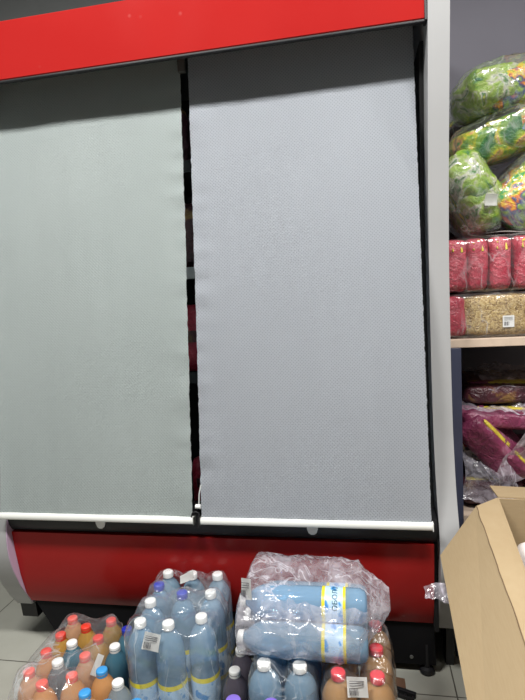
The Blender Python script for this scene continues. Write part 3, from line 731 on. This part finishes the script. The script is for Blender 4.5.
# ---- shrink film over standing packs: tent over the caps, skirt to the floor
def shrink(lab, pts, rad, capz, z0, mat, amp, seed, hole=None, x_pad=0.0, n=64, tent=0.55, tagn='shrink_film', cz=0.30):
    xs_ = [p[0] for p in pts]; ys_ = [p[1] for p in pts]
    x0, x1, y0, y1 = min(xs_)-rad-0.003, max(xs_)+rad+0.003, min(ys_)-rad-0.003, max(ys_)+rad+0.003
    def top(x, y):
        h = 0.0
        for (px_, py_) in pts:
            d = math.hypot(x-px_, y-py_)
            h = max(h, capz - max(0, d-0.014)*tent)
        return h + 0.004
    cx, cy = (x0+x1)/2, (y0+y1)/2; hx, hy = (x1-x0)/2, (y1-y0)/2
    def fn(u, v):
        a = 2*PI*u
        c, s = math.cos(a), math.sin(a)
        e = 0.42
        ex = math.copysign(abs(c)**e, c); ey = math.copysign(abs(s)**e, s)
        if v < 0.5:      # skirt
            t = v/0.5; x = cx+hx*ex; y = cy+hy*ey
            zt = top(cx+hx*ex*0.93, cy+hy*ey*0.93)-0.03
            z = z0+(zt-z0)*t
            bulge = 1
        else:
            t = (v-0.5)/0.5; k = 1-t*0.985
            x = cx+hx*ex*k; y = cy+hy*ey*k
            z = top(x, y)
            if k > 0.9: z -= 0.03*((k-0.9)/0.1)
        q = Vector((x*13+seed, y*13, z*7))
        d = noise.noise(q)*0.7-abs(noise.noise(q*2.4))*0.6+0.35
        nv_ = Vector((ex, ey, 0.3)) if v < 0.5 else Vector((0, 0, 1))
        p = Vector((x, y, z))+nv_*d*amp
        return p
    bm = bmesh.new(); V = grid(bm, n*2, 90, fn)
    bmesh.ops.remove_doubles(bm, verts=bm.verts, dist=0.0004)
    if hole:
        kill = [f for f in bm.faces if (lambda c: c.z > capz-0.09 and math.hypot((c.x-hole[0])/hole[2], (c.y-hole[1])/hole[3]) < 1+0.25*noise.noise(c*20))(f.calc_center_median())]
        bmesh.ops.delete(bm, geom=kill, context='FACES')
    return tag(obj(tagn, bm, mat, None, 60), lab, 'plastic film')
P1 = [(p[0], p[1]) for p in WATER[:6]]
P2 = [(p[0], p[1]-0.008) for p in WATER[6:]]
s1 = shrink('shrink film around the nearer pack of six tall water bottles', P1, 0.041, 0.362, 0.004, M['film'], 0.010, 1)
s2 = shrink('torn shrink film around the rear pack of water bottles', P2, 0.038, 0.362, 0.004, M['film'], 0.008, 4, hole=(-0.585, 1.505, 0.06, 0.03))
s3 = shrink('shrink film around the left pack of small soda bottles', [(p[0], p[1]) for p in packA], 0.0365, 0.237, 0.003, M['film'], 0.007, 7, hole=(-0.888, 1.37, 0.05, 0.06))
s4 = shrink('shrink film around the brown bottles with crimson caps', [(x, 1.195+(0.098*j if j else 0)) for j in range(3) for x in (-0.086, 0.007)], 0.0435, 0.326, 0.004, M['film_thin'], 0.004, 9, tent=0.9)
s5 = shrink('shrink film around the standing blue bottles under the lying pack', [(x, 1.210+0.096*j) for j in range(3) for x in (-0.272, -0.181)], 0.0435, 0.326, 0.004, M['film_thin'], 0.004, 12, tent=0.9)
# stickers on film
def sticker(lab, loc, w_, h_, rot, bars=True):
    t = thing('paper_sticker', lab, 'sticker', loc, rot, group='white paper stickers on the packs')
    bm = bmesh.new()
    grid(bm, 6, 6, lambda u, v: (w_*(u-.5), 0.003*math.sin(3*u+2*v), h_*(v-.5))); bmesh.ops.solidify(bm, geom=bm.faces[:], thickness=0.0006)
    obj('sticker_paper', bm, M['paper'], t, 40)
    if bars:
        bm = bmesh.new(); rnd = random.Random(5); x = -w_*0.38
        while x < w_*0.05:
            b_ = rnd.choice((0.0012, 0.002)); box(bm, x, x+b_, -0.0042, -0.0034, -h_*0.38, -h_*0.05); x += b_+rnd.choice((0.0012, 0.0018))
        for k in range(3): box(bm, -w_*0.36, w_*0.34, -0.0042, -0.0034, h_*(0.06+0.11*k), h_*(0.085+0.11*k))
        obj('printed_bars', bm, M['ink'], t)
    return t
sticker('white square sticker on the film of the nearer water pack', (-0.588, 1.250, 0.328), 0.048, 0.044, (math.radians(-25), math.radians(8), 0.0))
sticker('white barcode sticker between the two front crimson caps', (-0.040, 1.158, 0.318), 0.048, 0.042, (math.radians(-30), math.radians(-4), 0.0))
sticker('torn white sticker on top of the rear water pack', (-0.568, 1.500, 0.372), 0.050, 0.026, (math.radians(-50), math.radians(-22), 0.1), False)
sticker('white sticker on the left end of the lying bag', (-0.322, 1.275, 0.478), 0.040, 0.052, (math.radians(-18), math.radians(-14), -0.5))
sticker('small white sticker on the front of the bottles with sky blue caps', (-0.708, 1.128, 0.235), 0.040, 0.020, (math.radians(-40), 0, 0))
sticker('pale paper slip tucked behind the right side of the soda pack', (-0.778, 1.290, 0.215), 0.020, 0.055, (math.radians(-35), math.radians(20), 0.1), False)

# ---- loose bag around the lying bottles
def bagfn(u, v):
    # u along x from left gathered end to right tail, v around
    a = 2*PI*v
    x = -0.362+0.410*u
    env = min(1, (u/0.06)**0.5 if u < 0.06 else 1)
    rt = 1.0
    if u > 0.80: k = (u-0.80)/0.20; rt = 1-0.80*k**0.9
    yc, zc = 1.355, 0.394 + (0.022*max(0, u-0.8)/0.2)
    hy, hz = 0.158*env*rt, (0.080)*env*rt
    c, s = math.cos(a), math.sin(a)
    p = Vector((x, yc+hy*math.copysign(abs(c)**0.6, c), zc+hz*math.copysign(abs(s)**0.6, s)))
    if s > 0: p.y += 0.045*s; p.z -= 0.012*s
    q = Vector((p.x*11, p.y*15, p.z*15))
    d = noise.noise(q)*0.8-abs(noise.noise(q*2.2))*0.8+noise.noise(q*5)*0.35
    p += Vector((0, c, s))*d*0.014
    if s > 0.2: p.z += 0.010*math.sin(u*7)*s
    return p
bm = bmesh.new(); grid(bm, 110, 90, bagfn); bmesh.ops.remove_doubles(bm, verts=bm.verts, dist=0.0002)
tag(obj('plastic_bag', bm, film_mat('bag_film', 0.21, 0.5, tint=(0.95, 0.92, 1.0, 1), scale=17, strength=0.8), None, 60), 'loose crumpled clear bag wrapped around the lying water bottles', 'plastic bag')

# ================================================================ CARDBOARD BOX
bx = thing('cardboard_box', 'open brown cardboard box at the right with its flaps folded out', 'box', (0.366, 1.565, 0), (0, 0, math.radians(-5.9)))
# local frame: -y toward the viewer, +x to the right; rim at z = 0.62
TH = 0.005; Hh = 0.62; Wd, Dp = 0.40, 0.88
bm = bmesh.new(); box(bm, 0, TH, -Dp, 0, 0, Hh); obj('left_wall', bm, M['card'], bx)
bm = bmesh.new(); box(bm, Wd-TH, Wd, -Dp, 0, 0, Hh); obj('right_wall', bm, M['card'], bx)
bm = bmesh.new(); box(bm, TH, Wd-TH, -TH, 0, 0, Hh); obj('back_wall', bm, M['card'], bx)
bm = bmesh.new(); box(bm, TH, Wd-TH, -Dp, -Dp+TH, 0, Hh); obj('front_wall', bm, M['card'], bx)
bm = bmesh.new(); box(bm, TH, Wd-TH, -Dp+TH, -TH, 0, 0.006); obj('bottom', bm, M['card'], bx)
def slab(name, quads, th):
    bm = bmesh.new()
    for q in quads: bm.faces.new([bm.verts.new(p) for p in q])
    bmesh.ops.remove_doubles(bm, verts=bm.verts, dist=1e-4)
    bmesh.ops.recalc_face_normals(bm, faces=bm.faces)
    bmesh.ops.solidify(bm, geom=bm.faces[:], thickness=th)
    o = obj(name, bm, M['card'], bx); 
    return o
# left flap: a level strip, a crease, then the drooping part with a trimmed rear corner
Q = []
c0, c1 = Vector((-0.062, -0.060, 0.617)), Vector((-0.031, -0.90, 0.617))
e0, e1 = Vector((-0.163, -0.134, 0.50)), Vector((-0.125, -0.89, 0.50))
r0_, r1_ = Vector((0.0, -0.002, 0.622)), Vector((0.0, -0.88, 0.622))
slab('left_flap', [(r0_, c0, c1, r1_), (c0, e0, e1, c1)], 0.0042)
bm = bmesh.new(); rnd = random.Random(2)
tube(bm, [c0.lerp(c1, k/26)+Vector((rnd.uniform(-.0012, .0012), 0, 0.0006)) for k in range(27)], 0.0011, 6)
obj('crease', bm, plain('dark_card_edge', srgb(112, 92, 68), 0.9), bx, 60, label='dark scored crease line')
slab('back_flap', [((0.002, 0, 0.621), (Wd-0.004, 0, 0.621), (Wd-0.01, 0.135, 0.600), (-0.004, 0.135, 0.602))], 0.0042)
slab('right_flap', [((Wd, -0.002, 0.621), (Wd, -0.88, 0.621), (Wd+0.15, -0.86, 0.50), (Wd+0.15, -0.03, 0.50))], 0.0042)
slab('front_flap', [((0.004, -0.88, 0.621), (Wd-0.004, -0.88, 0.621), (Wd-0.01, -0.96, 0.50), (0.01, -0.96, 0.50))], 0.0042)
# what stands in the box: white bottles with rounded tops
LW = ['white rounded container in the box, nearest its far left corner', 'white rounded container in the box, in front of the corner one', 'white rounded container in the box, rear row right side', 'white rounded container in the box, front row right side']
def white_pot(lab, x, y):
    t = thing('white_container', lab, 'container', (x, y, 0.0), group='white containers in the cardboard box')
    bm = bmesh.new(); lathe(bm, [(0, 0.008), (0.036, 0.008), (0.038, 0.02), (0.038, 0.44), (0.035, 0.455), (0, 0.455)], 36); obj('container_body', bm, M['white_plastic'], t, 50)
    bm = bmesh.new(); lathe(bm, [(0.036, 0.4555), (0.040, 0.458), (0.041, 0.49), (0.038, 0.515), (0.030, 0.532), (0.016, 0.541), (0, 0.543)], 36); obj('container_lid', bm, M['egg'], t, 50)
    return t
for k, (px_, py_) in enumerate(((0.421, 1.445), (0.412, 1.355), (0.512, 1.437), (0.503, 1.347))): white_pot(LW[k], px_, py_)
bm = bmesh.new()
grid(bm, 12, 6, lambda u, v: (0.357+0.010*v+0.008*u+0.003*math.sin(u*9), 1.30+0.20*u, 0.30+0.235*v))
bmesh.ops.solidify(bm, geom=bm.faces[:], thickness=0.003)
tag(obj('cardboard_divider', bm, plain('pale_card', srgb(214, 196, 176), 0.8)), 'pale cardboard divider inside the box beside the white container', 'cardboard')
# film scrap between the fridge's end panel and the box flap
bm = bmesh.new(); grid(bm, 30, 16, lambda u, v: crumple((0.130+0.075*u, 1.30+0.03*v, 0.468+0.030*(v-0.5)*(0.6+0.9*u)), 0.009, 34, 3))
tag(obj('film_scrap', bm, M['film_milky'], None, 60), 'small crumpled scrap of clear film stuck at the edge of the box flap', 'plastic film')
# black rail and cardboard scrap on the floor
bm = bmesh.new(); box(bm, -0.06, 0.05, -0.006, 0.006, 0, 0.016, 0.002); box(bm, -0.06, 0.05, -0.022, -0.016, 0, 0.012, 0.002)
for k in range(5): box(bm, -0.055+k*0.024, -0.049+k*0.024, -0.016, -0.006, 0.003, 0.010)
o = obj('plastic_rail', bm, M['black']); o.location = (0.075, 1.545, 0); o.rotation_euler = (0, 0, -0.35); tag(o, 'short black plastic rail on the floor right of the brown bottles', 'rail')
bm = bmesh.new(); grid(bm, 8, 4, lambda u, v: (0.02+0.075*u, 1.572+0.03*v-0.02*u*(1-v), 0.004+0.010*v*(1-u)))
bmesh.ops.solidify(bm, geom=bm.faces[:], thickness=0.003)
tag(obj('cardboard_scrap', bm, plain('brown_scrap', srgb(140, 106, 84), 0.8)), 'brown cardboard scrap on the floor under the fridge edge', 'cardboard')
